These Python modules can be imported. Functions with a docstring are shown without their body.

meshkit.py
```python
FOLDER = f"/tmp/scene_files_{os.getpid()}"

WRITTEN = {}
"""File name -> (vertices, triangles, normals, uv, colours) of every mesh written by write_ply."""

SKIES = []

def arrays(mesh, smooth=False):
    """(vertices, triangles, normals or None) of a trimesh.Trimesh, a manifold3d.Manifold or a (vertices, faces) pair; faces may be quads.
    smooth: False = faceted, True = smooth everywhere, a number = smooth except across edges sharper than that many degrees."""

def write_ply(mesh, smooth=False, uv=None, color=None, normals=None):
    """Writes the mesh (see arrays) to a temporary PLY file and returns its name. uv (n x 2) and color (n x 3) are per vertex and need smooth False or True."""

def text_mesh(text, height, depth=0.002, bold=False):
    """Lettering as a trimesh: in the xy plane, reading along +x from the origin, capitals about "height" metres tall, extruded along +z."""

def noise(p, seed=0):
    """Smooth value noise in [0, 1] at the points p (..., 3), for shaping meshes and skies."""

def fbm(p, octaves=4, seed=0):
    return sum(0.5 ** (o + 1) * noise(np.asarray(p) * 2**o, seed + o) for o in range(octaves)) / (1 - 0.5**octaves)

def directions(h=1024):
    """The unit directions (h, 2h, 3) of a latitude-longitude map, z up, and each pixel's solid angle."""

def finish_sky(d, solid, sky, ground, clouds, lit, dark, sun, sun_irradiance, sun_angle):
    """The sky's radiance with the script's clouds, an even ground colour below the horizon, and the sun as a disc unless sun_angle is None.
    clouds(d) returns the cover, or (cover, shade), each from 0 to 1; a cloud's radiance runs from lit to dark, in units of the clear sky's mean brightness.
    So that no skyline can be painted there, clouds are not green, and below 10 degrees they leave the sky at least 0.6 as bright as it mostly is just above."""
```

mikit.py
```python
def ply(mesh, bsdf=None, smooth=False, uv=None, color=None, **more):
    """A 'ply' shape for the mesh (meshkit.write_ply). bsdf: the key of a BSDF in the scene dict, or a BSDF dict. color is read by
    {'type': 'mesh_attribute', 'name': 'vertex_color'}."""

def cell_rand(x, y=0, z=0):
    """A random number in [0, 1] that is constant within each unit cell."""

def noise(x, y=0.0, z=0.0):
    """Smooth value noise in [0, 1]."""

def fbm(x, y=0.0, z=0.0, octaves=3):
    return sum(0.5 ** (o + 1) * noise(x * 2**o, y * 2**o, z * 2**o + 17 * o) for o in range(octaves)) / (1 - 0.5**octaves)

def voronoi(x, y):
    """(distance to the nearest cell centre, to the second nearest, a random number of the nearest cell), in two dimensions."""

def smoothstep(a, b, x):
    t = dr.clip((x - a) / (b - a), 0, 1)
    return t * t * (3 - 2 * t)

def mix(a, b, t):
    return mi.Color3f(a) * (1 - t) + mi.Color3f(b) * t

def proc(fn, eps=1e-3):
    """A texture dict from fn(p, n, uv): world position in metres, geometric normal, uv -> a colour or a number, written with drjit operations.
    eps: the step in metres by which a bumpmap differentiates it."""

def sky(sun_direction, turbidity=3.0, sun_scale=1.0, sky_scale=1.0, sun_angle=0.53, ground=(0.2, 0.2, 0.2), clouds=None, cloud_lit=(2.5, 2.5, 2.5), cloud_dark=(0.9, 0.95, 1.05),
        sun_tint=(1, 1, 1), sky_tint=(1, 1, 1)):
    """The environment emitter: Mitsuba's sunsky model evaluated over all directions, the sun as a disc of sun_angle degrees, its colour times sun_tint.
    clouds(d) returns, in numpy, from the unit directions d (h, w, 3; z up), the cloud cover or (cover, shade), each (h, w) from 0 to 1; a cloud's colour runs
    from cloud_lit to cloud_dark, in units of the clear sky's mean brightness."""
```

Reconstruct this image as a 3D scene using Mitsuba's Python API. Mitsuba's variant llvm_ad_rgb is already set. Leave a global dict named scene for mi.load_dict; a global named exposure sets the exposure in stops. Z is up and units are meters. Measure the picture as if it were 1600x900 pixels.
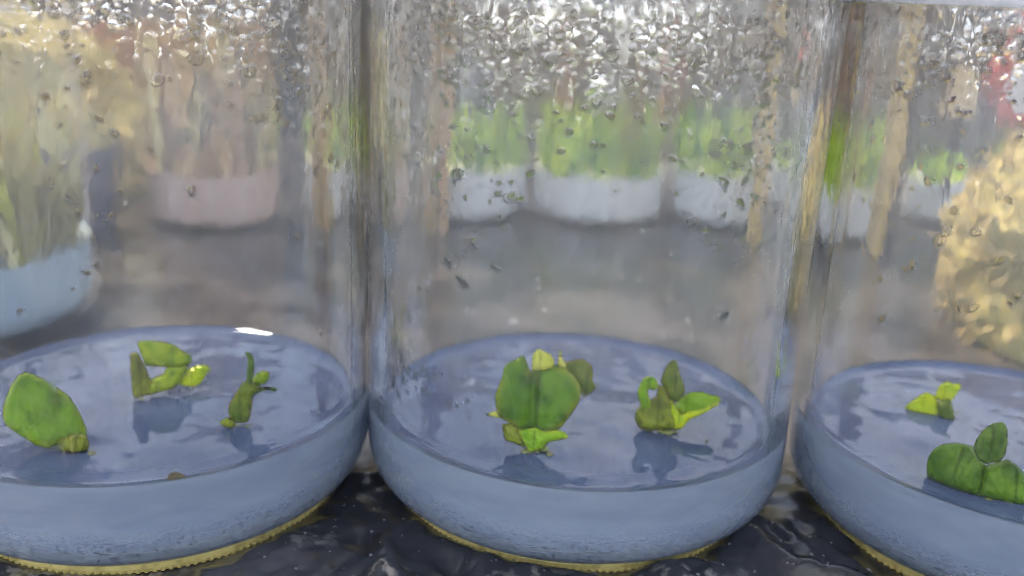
import math
import numpy as np
import trimesh
import mitsuba as mi
import drjit as dr
import mikit
import meshkit
from mikit import noise, fbm, smoothstep, mix, voronoi
from scipy.spatial import Delaunay
from shapely.geometry import Polygon, Point
import shapely

T = mi.ScalarTransform4f
MM = 0.001
scene, labels = {}, {}

# ------------------------------------------------------------------ camera, sky, exposure
EYE = np.array([0.0, 0.0, 81.3]) * MM
FWD = np.array([0.0, 0.95482, -0.29720])
UP = np.array([-0.04389, 0.29691, 0.95390])
scene['camera'] = {
    'type': 'thinlens', 'fov': 55.67, 'fov_axis': 'x', 'aperture_radius': 0.0012, 'focus_distance': 0.135,
    'near_clip': 0.01, 'far_clip': 200.0,
    'to_world': T().look_at(origin=EYE.tolist(), target=(EYE + FWD).tolist(), up=UP.tolist())}


def cloud_cover(d):
    n = meshkit.fbm(d * np.array([2.2, 2.2, 4.0]) + 7.3, 4, seed=5)
    shade = np.clip((meshkit.fbm(d * np.array([3.0, 3.0, 5.0]) + 1.7, 4, seed=9) - 0.35) * 2.2, 0, 1)
    return np.clip(0.34 + (n - 0.45) * 2.2 + 0.45 * np.exp(-d[..., 2] / 0.22), 0.0, 0.9), shade


scene['sky'] = mikit.sky((-0.38, 0.48, 0.86), turbidity=4, sun_scale=0.6, sun_angle=7, clouds=cloud_cover,
                         cloud_lit=(2.3, 2.27, 2.25), cloud_dark=(1.4, 1.4, 1.45), sun_tint=(1.0, 0.93, 0.80), sky_tint=(1.0, 0.97, 0.93))
exposure = 3.22

# ------------------------------------------------------------------ helpers
used = {}


def key_for(name, parent=None):
    base = f'{parent}__{name}' if parent else name
    used[base] = used.get(base, -1) + 1
    return base if used[base] == 0 else f'{base}_{used[base]:03d}'


def thing(name, label, category, group=None):
    k = key_for(name)
    labels[k] = {'label': label, 'category': category}
    if group:
        labels[k]['group'] = group
    return k


def scaled(mesh):
    if isinstance(mesh, tuple):
        return (np.asarray(mesh[0]) * MM, mesh[1])
    m = mesh.copy()
    m.apply_scale(MM)
    return m


def add(name, mesh, bsdf, parent=None, smooth=True, at=None, label=None, kind=None, **kw):
    """mesh is in millimetres; at = (x, y, z) in millimetres."""
    k = key_for(name, parent)
    d = mikit.ply(scaled(mesh), bsdf, smooth=smooth, **kw)
    if at is not None:
        d['to_world'] = T().translate([float(a) * MM for a in at])
    scene[k] = d
    if label or kind:
        labels.setdefault(k, {})
        if label:
            labels[k]['label'] = label
        if kind:
            labels[k]['kind'] = kind
    return k


def lathe(profile, n=160, wobble=None):
    """surface of revolution about z of the polyline (r, z); the normals point to the right of the walking direction when going up = outwards."""
    p = np.asarray(profile, float)
    th = np.arange(n) * 2 * np.pi / n
    v = np.stack([p[:, 0, None] * np.cos(th), p[:, 0, None] * np.sin(th), np.repeat(p[:, 1, None], n, 1)], -1)
    if wobble is not None:
        v = wobble(v)
    v = v.reshape(-1, 3)
    f = []
    j = np.arange(n)
    jn = (j + 1) % n
    for i in range(len(p) - 1):
        a, b, c, d = i * n + j, i * n + jn, (i + 1) * n + jn, (i + 1) * n + j
        if p[i, 0] > 1e-9:
            f.append(np.stack([a, b, c if p[i + 1, 0] > 1e-9 else d], 1))
        if p[i + 1, 0] > 1e-9:
            f.append(np.stack([a, c, d], 1))
    return trimesh.Trimesh(v, np.vstack(f), process=False)


def arc(cx, cz, r, a0, a1, n):
    a = np.radians(np.linspace(a0, a1, n))
    return [(cx + r * math.cos(x), cz + r * math.sin(x)) for x in a]


def box(x0, x1, y0, y1, z0, z1):
    m = trimesh.creation.box((x1 - x0, y1 - y0, z1 - z0))
    m.apply_translation(((x0 + x1) / 2, (y0 + y1) / 2, (z0 + z1) / 2))
    return m


def plate(pts, thick, bend=None, step=0.55, seed=0, bumps=0.0):
    """A plump closed leaf from its outline (x, y), lying in the xy plane; bend(x, y) gives the height of its middle surface."""
    poly = Polygon(pts).buffer(0)
    if poly.geom_type != 'Polygon':
        poly = max(poly.geoms, key=lambda g: g.area)
    poly = poly.buffer(-0.14).buffer(0.28).buffer(-0.14)
    if poly.geom_type != 'Polygon':
        poly = max(poly.geoms, key=lambda g: g.area)
    ring = poly.exterior
    n = max(18, int(ring.length / step * 1.3))
    edge = np.array([ring.interpolate(i / n, normalized=True).coords[0] for i in range(n)])
    x0, y0, x1, y1 = poly.bounds
    gx, gy = np.meshgrid(np.arange(x0, x1, step), np.arange(y0, y1, step * 0.87))
    gx[1::2] += step / 2
    g = np.stack([gx.ravel(), gy.ravel()], 1)
    pp = shapely.points(g)
    g = g[shapely.contains(poly, pp) & (shapely.distance(ring, pp) > step * 0.45)]
    if len(g) == 0:
        g = np.array([poly.representative_point().coords[0]])
    xy = np.vstack([edge, g])
    tri = Delaunay(xy).simplices
    tri = tri[shapely.contains(poly.buffer(1e-3), shapely.points(xy[tri].mean(1)))]
    a, b, c = (xy[tri[:, i]] for i in range(3))
    flip = ((b - a)[:, 0] * (c - a)[:, 1] - (b - a)[:, 1] * (c - a)[:, 0]) < 0
    tri[flip] = tri[flip][:, ::-1]
    dist = np.r_[np.zeros(n), shapely.distance(ring, shapely.points(g))]
    dm = max(dist.max(), 1e-6)
    h = thick / 2 * np.sqrt(np.clip(1 - (1 - np.clip(dist / min(dm, 1.4), 0, 1)) ** 2, 0, 1))
    mid = np.zeros(len(xy)) if bend is None else bend(xy[:, 0], xy[:, 1])
    nz = bumps * (meshkit.fbm(np.c_[xy * 0.9, np.full(len(xy), seed)], 3, seed=seed) - 0.5) * np.clip(dist / 0.6, 0, 1)
    top = np.c_[xy, mid + h + nz]
    bot = np.c_[xy, mid - h + nz]
    m = len(xy)
    idx = np.r_[np.arange(n), m + np.arange(m - n)]        # lower sheet shares the rim
    v = np.vstack([top, bot[n:]])
    f = np.vstack([tri, idx[tri][:, ::-1]])
    low = xy[xy[:, 1] <= y0 + 0.15 * (y1 - y0)].mean(0)
    ang = np.arctan2(xy[:, 0] - low[0], xy[:, 1] - low[1] + 0.35 * (y1 - y0))
    uv = np.c_[ang, np.clip(dist / dm, 0, 1)]
    return trimesh.Trimesh(v, f, process=False), np.vstack([uv, uv[n:]])


def strip_leaf(length, width, curl, rng, n=7, thick=0.0):
    """A narrow leaf growing along +z from the origin that bends towards +x; closed, lens-shaped in section."""
    t = np.linspace(0, 1, n)
    w = width / 2 * np.sin(np.pi * np.clip(0.08 + 0.92 * t, 0, 1)) ** 0.7 * (1 - 0.15 * t) + 0.05
    x = curl * length * t ** 2
    z = length * t * (1 - 0.3 * abs(curl) * t)
    th = max(0.25, 0.12 * width) * (1 - 0.6 * t)
    rows = []
    for i in range(n):
        rows += [(x[i], -w[i], z[i]), (x[i] + th[i], 0, z[i]), (x[i], w[i], z[i]), (x[i] - th[i] * 0.3, 0, z[i])]
    v = np.array(rows)
    f = []
    for i in range(n - 1):
        for k in range(4):
            a, b = i * 4 + k, i * 4 + (k + 1) % 4
            f += [(a, b, b + 4), (a, b + 4, a + 4)]
    f += [(0, 2, 1), (0, 3, 2)]
    e = (n - 1) * 4
    f += [(e, e + 1, e + 2), (e, e + 2, e + 3)]
    m = trimesh.Trimesh(v, np.array(f), process=False)
    return m


def turned(mesh, tilt, spin, roll=0.0, at=(0, 0, 0)):
    m = mesh.copy()
    for ang, ax in ((roll, [0, 0, 1]), (tilt, [0, 1, 0]), (spin, [0, 0, 1])):
        m.apply_transform(trimesh.transformations.rotation_matrix(ang, ax))
    m.apply_translation(at)
    return m


# ------------------------------------------------------------------ materials
def rgb(*c):
    return {'type': 'rgb', 'value': list(map(float, c))}


def leafy(c0, c1, c2, scale, rough=0.5, spec=0.15, trans=None):
    """procedural leaf colour: c0 to c1 in soft patches, c2 in specks and along fine veins."""
    def fn(p, n, uv):
        q = p * (1000.0 * scale)
        a = fbm(q.x, q.y, q.z, 3)
        b = noise(q.x * 4.1 + 3.0, q.y * 4.1, q.z * 4.1)
        col = mix(c0, c1, smoothstep(0.34, 0.66, a))
        return mix(col, c2, smoothstep(0.62, 0.9, b) * 0.55)
    return {'type': 'principled', 'base_color': mikit.proc(fn), 'roughness': rough, 'specular': spec}


def veined(c0, c1, rim, scale=0.35, seed=0.0):
    """a plantlet's leaf: soft patches, fine veins that fan out from the base (uv.x = angle), a paler rim (uv.y = distance from the rim)"""
    def fn(p, n, uv):
        q = p * (1000.0 * scale)
        a = fbm(q.x + seed, q.y, q.z, 4)
        v = noise(uv.x * 13.0 + seed, uv.y * 1.3, 0.5) * 0.6 + noise(uv.x * 31.0, uv.y * 3.0, seed) * 0.4
        col = mix(c0, c1, smoothstep(0.30, 0.70, a * 0.75 + v * 0.30))
        fleck = smoothstep(0.70, 0.85, noise(q.x * 7.0, q.y * 7.0, q.z * 7.0))
        col = col * (1.0 - 0.25 * fleck)
        col = col * (1.0 - 0.45 * smoothstep(0.07, 0.01, dr.abs(uv.x)) * smoothstep(0.1, 0.4, uv.y))
        return mix(col, rim, smoothstep(0.30, 0.0, uv.y) * (0.25 + 0.6 * smoothstep(0.4, 0.7, noise(q.x * 2.0, q.y * 2.0, q.z * 2.0 + seed))))

    def relief(p, n, uv):
        q = p * 1000.0
        return noise(uv.x * 24.0, uv.y * 1.5, seed) * 0.00006 + noise(q.x * 3.0, q.y * 3.0, q.z * 3.0) * 0.00012
    return {'type': 'bumpmap', 'arbitrary': mikit.proc(relief, eps=1e-4), 'scale': 1.0,
            'bsdf': {'type': 'principled', 'base_color': mikit.proc(fn), 'roughness': 0.32, 'specular': 0.14, 'clearcoat': 0.12, 'clearcoat_gloss': 0.985}}


scene['glass'] = {'type': 'dielectric', 'int_ior': 1.5, 'ext_ior': 1.0, 'specular_transmittance': rgb(0.99, 0.994, 0.991)}


def wet_glass(z0, z1, share):
    """pressed glass with a slight waviness, and the finest dew on its inside above z0 to z1 (uv.y < 0 on the outside)"""
    def fn(p, n, uv):
        inside = dr.select(uv.y > 0.0, 1.0, 0.0)
        s = noise(uv.x * 420.0, uv.y * 45.0, 2.0) * 0.000012 + noise(uv.x * 1300.0, uv.y * 160.0, 5.0) * 0.000003
        smear = smoothstep(0.026, 0.048, uv.y)
        s = s + smear * (noise(uv.x * 1500.0, uv.y * 900.0, 8.0) * 0.000007 + noise(uv.x * 620.0, uv.y * 260.0, 3.0) * 0.000016)
        d1, d2, r = voronoi(uv.x * 1100.0, uv.y * 850.0)
        wet = smoothstep(z0, z1, uv.y + 0.034 * (fbm(uv.x * 110.0, uv.y * 110.0, 0.0, 2) - 0.5))
        drop = dr.sqrt(dr.maximum(0.0, 1.0 - dr.square(d1 / 0.45))) * dr.select(r > 1.0 - share, 1.0, 0.0)
        return s * (0.4 + 0.6 * inside) + drop * wet * inside * 0.00010
    return {'type': 'bumpmap', 'arbitrary': mikit.proc(fn, eps=4e-5), 'scale': 1.0,
            'bsdf': {'type': 'dielectric', 'int_ior': 1.5, 'ext_ior': 1.0, 'specular_transmittance': rgb(0.99, 0.994, 0.991)}}


scene['glass_much_dew'] = wet_glass(0.068, 0.092, 0.2)
scene['glass_some_dew'] = wet_glass(0.078, 0.094, 0.3)
scene['water'] = {'type': 'dielectric', 'int_ior': 1.33, 'ext_ior': 1.0}
scene['thin_glass'] = {'type': 'thindielectric', 'int_ior': 1.5, 'ext_ior': 1.0}


def fog_amount(p, n, uv):     # breath of condensation: dense under the lid, thin near the gel, in cloudy patches and runs
    z = uv.y
    run = fbm(uv.x * 260.0, uv.y * 28.0, 1.0, 3)
    cloud = fbm(uv.x * 60.0, uv.y * 60.0, 4.0, 3)
    top = smoothstep(0.030, 0.074, z + 0.010 * (cloud - 0.5))
    return dr.clip((0.04 + 0.09 * top) * (0.55 + 0.9 * cloud) * (0.75 + 0.5 * run) * smoothstep(0.019, 0.034, z), 0.0, 0.6)


scene['condensation'] = {'type': 'blendbsdf', 'weight': mikit.proc(fog_amount),
                         'a': {'type': 'thindielectric', 'int_ior': 1.02, 'ext_ior': 1.0},
                         'b': {'type': 'principledthin', 'base_color': rgb(0.9, 0.9, 0.9), 'roughness': 0.8, 'diff_trans': 1.1, 'spec_trans': 0.0}}


def gel_color(p, n, uv):
    q = p * 1000.0
    a = fbm(q.x * 0.16, q.y * 0.16, q.z * 0.5, 3)
    speck = noise(q.x * 3.3, q.y * 3.3, q.z * 3.3)
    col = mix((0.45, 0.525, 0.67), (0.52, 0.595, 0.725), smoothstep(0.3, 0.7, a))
    col = mix(col, mix((0.085, 0.115, 0.215), (0.12, 0.155, 0.275), smoothstep(0.35, 0.65, a)), smoothstep(0.6, 0.9, n.z))       # translucent depth painted in: upward faces darker than the sides
    low = smoothstep(9.5, 5.0, q.z) * smoothstep(0.60, 0.72, speck)       # dark specks near the jar floor, painted as the table's dark reflection
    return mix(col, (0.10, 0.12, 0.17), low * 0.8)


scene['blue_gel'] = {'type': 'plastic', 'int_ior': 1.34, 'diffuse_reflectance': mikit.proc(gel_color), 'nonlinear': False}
scene['white_gel'] = {'type': 'plastic', 'int_ior': 1.34, 'diffuse_reflectance': rgb(0.66, 0.68, 0.70)}
scene['pink_gel'] = {'type': 'plastic', 'int_ior': 1.34, 'diffuse_reflectance': rgb(0.56, 0.41, 0.37)}
scene['pale_blue_gel'] = {'type': 'plastic', 'int_ior': 1.34, 'diffuse_reflectance': rgb(0.44, 0.56, 0.68)}
scene['gold'] = {'type': 'principled', 'base_color': mikit.proc(lambda p, n, uv: mix((0.80, 0.64, 0.22), (0.55, 0.43, 0.14), smoothstep(0.45, 0.8, fbm(p.x * 700.0, p.y * 700.0, p.z * 900.0, 2)))), 'metallic': 0.35, 'roughness': 0.32}
scene['lid_translucent'] = {'type': 'principledthin', 'base_color': rgb(0.9, 0.9, 0.91), 'roughness': 0.35, 'diff_trans': 0.5, 'spec_trans': 0.0}
scene['lid_white'] = {'type': 'roughplastic', 'diffuse_reflectance': rgb(0.78, 0.78, 0.8), 'alpha': 0.15}


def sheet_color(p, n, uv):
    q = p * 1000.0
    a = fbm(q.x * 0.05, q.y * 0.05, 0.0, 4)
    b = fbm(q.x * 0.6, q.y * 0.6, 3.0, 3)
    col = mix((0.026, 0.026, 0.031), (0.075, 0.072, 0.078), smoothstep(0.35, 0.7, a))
    return mix(col, (0.30, 0.27, 0.24), smoothstep(0.50, 0.72, b) * smoothstep(138.0, 118.0, q.y) * smoothstep(0.46, 0.60, fbm(q.x * 0.035 + 9.0, q.y * 0.06, 1.0, 3)) * 0.8)      # pale patches painted as highlights on the front wrinkles


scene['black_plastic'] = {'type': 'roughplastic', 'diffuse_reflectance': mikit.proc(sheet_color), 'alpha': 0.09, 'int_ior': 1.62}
scene['sheet_beads'] = {'type': 'roughplastic', 'diffuse_reflectance': rgb(0.15, 0.15, 0.16), 'alpha': 0.1}
scene['soil'] = {'type': 'diffuse', 'reflectance': mikit.proc(lambda p, n, uv: mix((0.10, 0.085, 0.075), (0.2, 0.17, 0.14), fbm(p.x * 12.0, p.y * 12.0, 0.0, 4)))}


def wood(c0, c1):
    return {'type': 'principled', 'roughness': 0.7, 'base_color': mikit.proc(lambda p, n, uv: mix(c0, c1, fbm(p.x * 500.0, p.y * 500.0, p.z * 30.0, 3)))}


scene['red_wood'] = wood((0.20, 0.085, 0.06), (0.34, 0.17, 0.12))
scene['dark_board'] = wood((0.022, 0.020, 0.027), (0.045, 0.040, 0.048))
scene['tan_card'] = {'type': 'diffuse', 'reflectance': mikit.proc(lambda p, n, uv: mix((0.78, 0.63, 0.42), (0.66, 0.52, 0.33), fbm(p.x * 300.0, p.y * 300.0, p.z * 300.0, 3)))}
scene['red_paint'] = {'type': 'roughplastic', 'diffuse_reflectance': rgb(0.62, 0.07, 0.08), 'alpha': 0.15}
scene['terracotta'] = {'type': 'diffuse', 'reflectance': mikit.proc(lambda p, n, uv: mix((0.36, 0.17, 0.10), (0.46, 0.25, 0.16), fbm(p.x * 90.0, p.y * 90.0, p.z * 90.0, 3)))}
scene['navy_plastic'] = {'type': 'roughplastic', 'diffuse_reflectance': rgb(0.045, 0.06, 0.13), 'alpha': 0.2}
scene['cork'] = {'type': 'diffuse', 'reflectance': mikit.proc(lambda p, n, uv: mix((0.10, 0.085, 0.05), (0.19, 0.16, 0.10), fbm(p.x * 900.0, p.y * 900.0, p.z * 900.0, 3)))}
scene['leaf_mid'] = leafy((0.0676, 0.197, 0.00785), (0.108, 0.267, 0.0104), (0.144, 0.296, 0.0196), 0.35)
scene['leaf_dark'] = leafy((0.0406, 0.142, 0.0078), (0.0816, 0.209, 0.011), (0.128, 0.271, 0.0235), 0.32, 0.3, 0.5)
scene['leaf_cool'] = leafy((0.0725, 0.181, 0.0287), (0.145, 0.29, 0.0457), (0.203, 0.362, 0.0653), 0.4)
scene['leaf_lime'] = leafy((0.319, 0.551, 0.0157), (0.493, 0.667, 0.0196), (0.638, 0.725, 0.0783), 0.5)
scene['leaf_yellow'] = leafy((0.42, 0.46, 0.05), (0.55, 0.56, 0.12), (0.30, 0.36, 0.05), 0.6)
scene['leaf_olive'] = leafy((0.174, 0.217, 0.0261), (0.304, 0.348, 0.0391), (0.232, 0.145, 0.0522), 0.6)
scene['stem_olive'] = leafy((0.246, 0.29, 0.0391), (0.435, 0.435, 0.0653), (0.174, 0.102, 0.0391), 0.9)
scene['seedling_green'] = leafy((0.264, 0.432, 0.0175), (0.585, 0.756, 0.0292), (0.76, 0.8, 0.0437), 0.12)
scene['moss_tan'] = leafy((0.44, 0.35, 0.17), (0.60, 0.50, 0.27), (0.32, 0.28, 0.09), 0.2, 0.8, 0.1)
scene['moss_straw'] = leafy((0.62, 0.55, 0.27), (0.76, 0.71, 0.42), (0.55, 0.52, 0.14), 0.2, 0.8, 0.1)
scene['dry_brown'] = leafy((0.40, 0.22, 0.11), (0.52, 0.31, 0.17), (0.30, 0.17, 0.08), 0.2, 0.8, 0.1)
scene['dry_tan'] = leafy((0.62, 0.42, 0.22), (0.76, 0.56, 0.32), (0.46, 0.28, 0.13), 0.2, 0.8, 0.1)
scene['reed_gold'] = leafy((0.52, 0.37, 0.12), (0.68, 0.52, 0.20), (0.30, 0.20, 0.07), 0.3, 0.8, 0.1)
scene['moss_olive'] = leafy((0.34, 0.30, 0.11), (0.48, 0.41, 0.18), (0.24, 0.20, 0.06), 0.15, 0.8, 0.1)
scene['reed_brown'] = leafy((0.30, 0.20, 0.09), (0.42, 0.30, 0.14), (0.18, 0.12, 0.05), 0.3, 0.8, 0.1)

# ------------------------------------------------------------------ the setting
JARS = {'mid': (11.7, 152.4), 'left': (-58.1, 146.5), 'right': (82.9, 144.6)}
FAR_LEFT = (-139.0, 222.0)
ROW = [(-31.0, 374.0), (32.5, 378.0), (96.0, 381.0), (160.0, 400.0), (205.0, 404.0)]
PINK = (-103.0, 346.0)
FLAT = [(*c, 28.0) for c in JARS.values()] + [(*FAR_LEFT, 30.0)] + [(*c, 32.0) for c in ROW] + [(*PINK, 33.0), (-150, 318, 14), (152, 248, 40)]


def sheet_height(x, y):
    p = np.stack([x * 0.035 + 0.012 * y, y * 0.03 - 0.01 * x, np.zeros_like(x)], -1)
    ridged = 1 - np.abs(2 * meshkit.fbm(p, 3, seed=3) - 1)
    fine = 1 - np.abs(2 * meshkit.fbm(p * 3.7 + 5, 3, seed=8) - 1)
    near = np.clip((165 - y) / 40, 0.0, 1)
    crinkle = 1 - np.abs(2 * meshkit.fbm(p * 6.5 + 2, 3, seed=13) - 1)
    z = (0.6 + 5.0 * near) * (ridged - 0.55) + (0.12 + 2.4 * near) * (fine - 0.6) + 0.9 * near * (crinkle - 0.6)
    for (cx, cy, amp, wid, ang) in ((-19, 105, 3.2, 3.0, 80), (-30, 88, 2.2, 3.5, 20), (52, 112, 3.6, 2.6, 128), (60, 96, 2.6, 2.2, 118), (46, 100, 2.0, 2.5, 150)):
        ca, sa = math.cos(math.radians(ang)), math.sin(math.radians(ang))
        u, w = (x - cx) * ca + (y - cy) * sa, -(x - cx) * sa + (y - cy) * ca
        w = w + 1.6 * np.sin(u * 0.22 + cx)
        z = z + amp * np.exp(-(w / wid) ** 2 - (u / 26.0) ** 2)
    keep = np.ones_like(x)
    for cx, cy, r in FLAT:
        keep = np.minimum(keep, np.clip((np.hypot(x - cx, y - cy) - r) / 5.0, 0, 1))
    keep = keep * keep * (3 - 2 * keep)
    return np.clip(z, -2.5, 6.0) * keep


def stretched(lo, hi, a, b, step):
    core = np.arange(a, b + step, step)
    left, right, s, x = [], [], step, a
    while x > lo:
        s *= 1.13
        x -= s
        left.append(max(x, lo))
    s, x = step, core[-1]
    while x < hi:
        s *= 1.13
        x += s
        right.append(min(x, hi))
    return np.r_[left[::-1], core, right]


gx = stretched(-900, 900, -130, 150, 0.9)
gy = stretched(-300, 1400, 45, 260, 0.9)
X, Y = np.meshgrid(gx, gy)
Z = sheet_height(X, Y)
nx = len(gx)
i0 = (np.arange(len(gy) - 1)[:, None] * nx + np.arange(nx - 1)[None]).ravel()
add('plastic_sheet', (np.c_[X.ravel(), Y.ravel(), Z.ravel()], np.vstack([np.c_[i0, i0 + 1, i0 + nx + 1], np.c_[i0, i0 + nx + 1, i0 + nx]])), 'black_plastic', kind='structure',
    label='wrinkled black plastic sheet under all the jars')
add('ground', box(-60000, 60000, -60000, 60000, -40, -12), 'soil', smooth=False, kind='structure', label='bare brown ground beyond the plastic sheet')

# tiny pale beads scattered on the sheet
rng = np.random.default_rng(11)
ico = trimesh.creation.icosphere(1)
bv, bf = [], []
for k in range(900):
    x, y = rng.uniform(-60, 110), rng.uniform(55, 150)
    if min(math.hypot(x - cx, y - cy) - r for cx, cy, r in FLAT[:4]) < 1.5 or meshkit.noise(np.array([x * 0.09, y * 0.09, 0.5]), 4) < 0.35:
        continue
    r = 0.13 + 0.22 * rng.uniform() ** 2.5
    bv.append(ico.vertices * r * np.array([1, 1, 0.8]) + (x, y, float(sheet_height(np.array([x]), np.array([y]))[0]) + 0.1 * r))
    bf.append(ico.faces + len(ico.vertices) * len(bf))
add('sheet_beads', (np.vstack(bv), np.vstack(bf)), 'sheet_beads', 'plastic_sheet', kind='stuff', label='tiny pale beads scattered on the black sheet')

# ------------------------------------------------------------------ the three large culture jars
R, RI = 35.0, 32.2


def glass_body():
    outer = [(0, 2.0), (25.0, 2.0), (27.0, 1.4), (29.0, 1.4)] + arc(27.0, 9.4, 8.0, -72, 0, 12) + [(R + 0.5 * max(0.0, (z - 25) / 56.0), z) for z in np.linspace(11, 81.0, 28)] + [(35.1, 81.6), (33.4, 82.2), (33.2, 96.0), (32.4, 97.2)]
    inner = [(31.4, 97.2), (30.8, 96.0), (30.8, 86.5), (31.6, 84.0)] + [(RI, z) for z in np.linspace(81.5, 12, 26)] + arc(24.7, 11.2, 7.5, 0, -80, 12) + [(22.0, 3.5), (0, 3.4)]
    prof = outer + inner
    n = 256
    m = lathe(prof, n)
    # uv in metres along the wall: (arc, height); the outside gets negative heights, so that dew stays inside
    th = np.tile(np.arange(n) * 2 * np.pi / n, len(prof))
    z = np.repeat([q[1] if i >= len(outer) else -0.5 - q[1] for i, q in enumerate(prof)], n)
    th = np.where(th > 1.5 * np.pi, th - 2 * np.pi, th) + 0.5 * np.pi
    # the seam of the unrolled wall lies at the back left
    return m, np.c_[th * 0.032, z * MM]


GLASS, GLASS_UV = glass_body()


def gel_mesh(hg, seed):
    rim = 0.9
    top = []
    for r in np.linspace(32.55, 0, 60):
        t = max(0.0, (r - 29.0) / 3.55)
        top.append((r, hg + rim * t ** 2.2))
    low = [(0, 2.95), (22.0, 3.05)] + [(24.7 + 7.85 * math.cos(a), 11.2 + 7.85 * math.sin(a)) for a in np.radians(np.linspace(-80, 0, 10))] + [(32.55, z) for z in np.linspace(12.0, hg + rim - 0.3, 5)]
    prof = low + top
    hp = len(low)

    def wob(v):
        s = v[hp:]
        n = meshkit.fbm(np.stack([s[..., 0] * 0.11, s[..., 1] * 0.11, np.full(s.shape[:2], seed * 1.7)], -1), 3, seed=seed) - 0.5
        n2 = meshkit.noise(np.stack([s[..., 0] * 0.5, s[..., 1] * 0.5, np.full(s.shape[:2], seed * 2.7)], -1), seed + 3) - 0.5
        fade = np.clip((32.2 - np.hypot(s[..., 0], s[..., 1])) / 5.0, 0, 1)
        v[hp:, :, 2] += (0.6 * n + 0.05 * n2) * (0.25 + 0.75 * fade)
        return v
    return lathe(prof, 200, wob)


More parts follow.
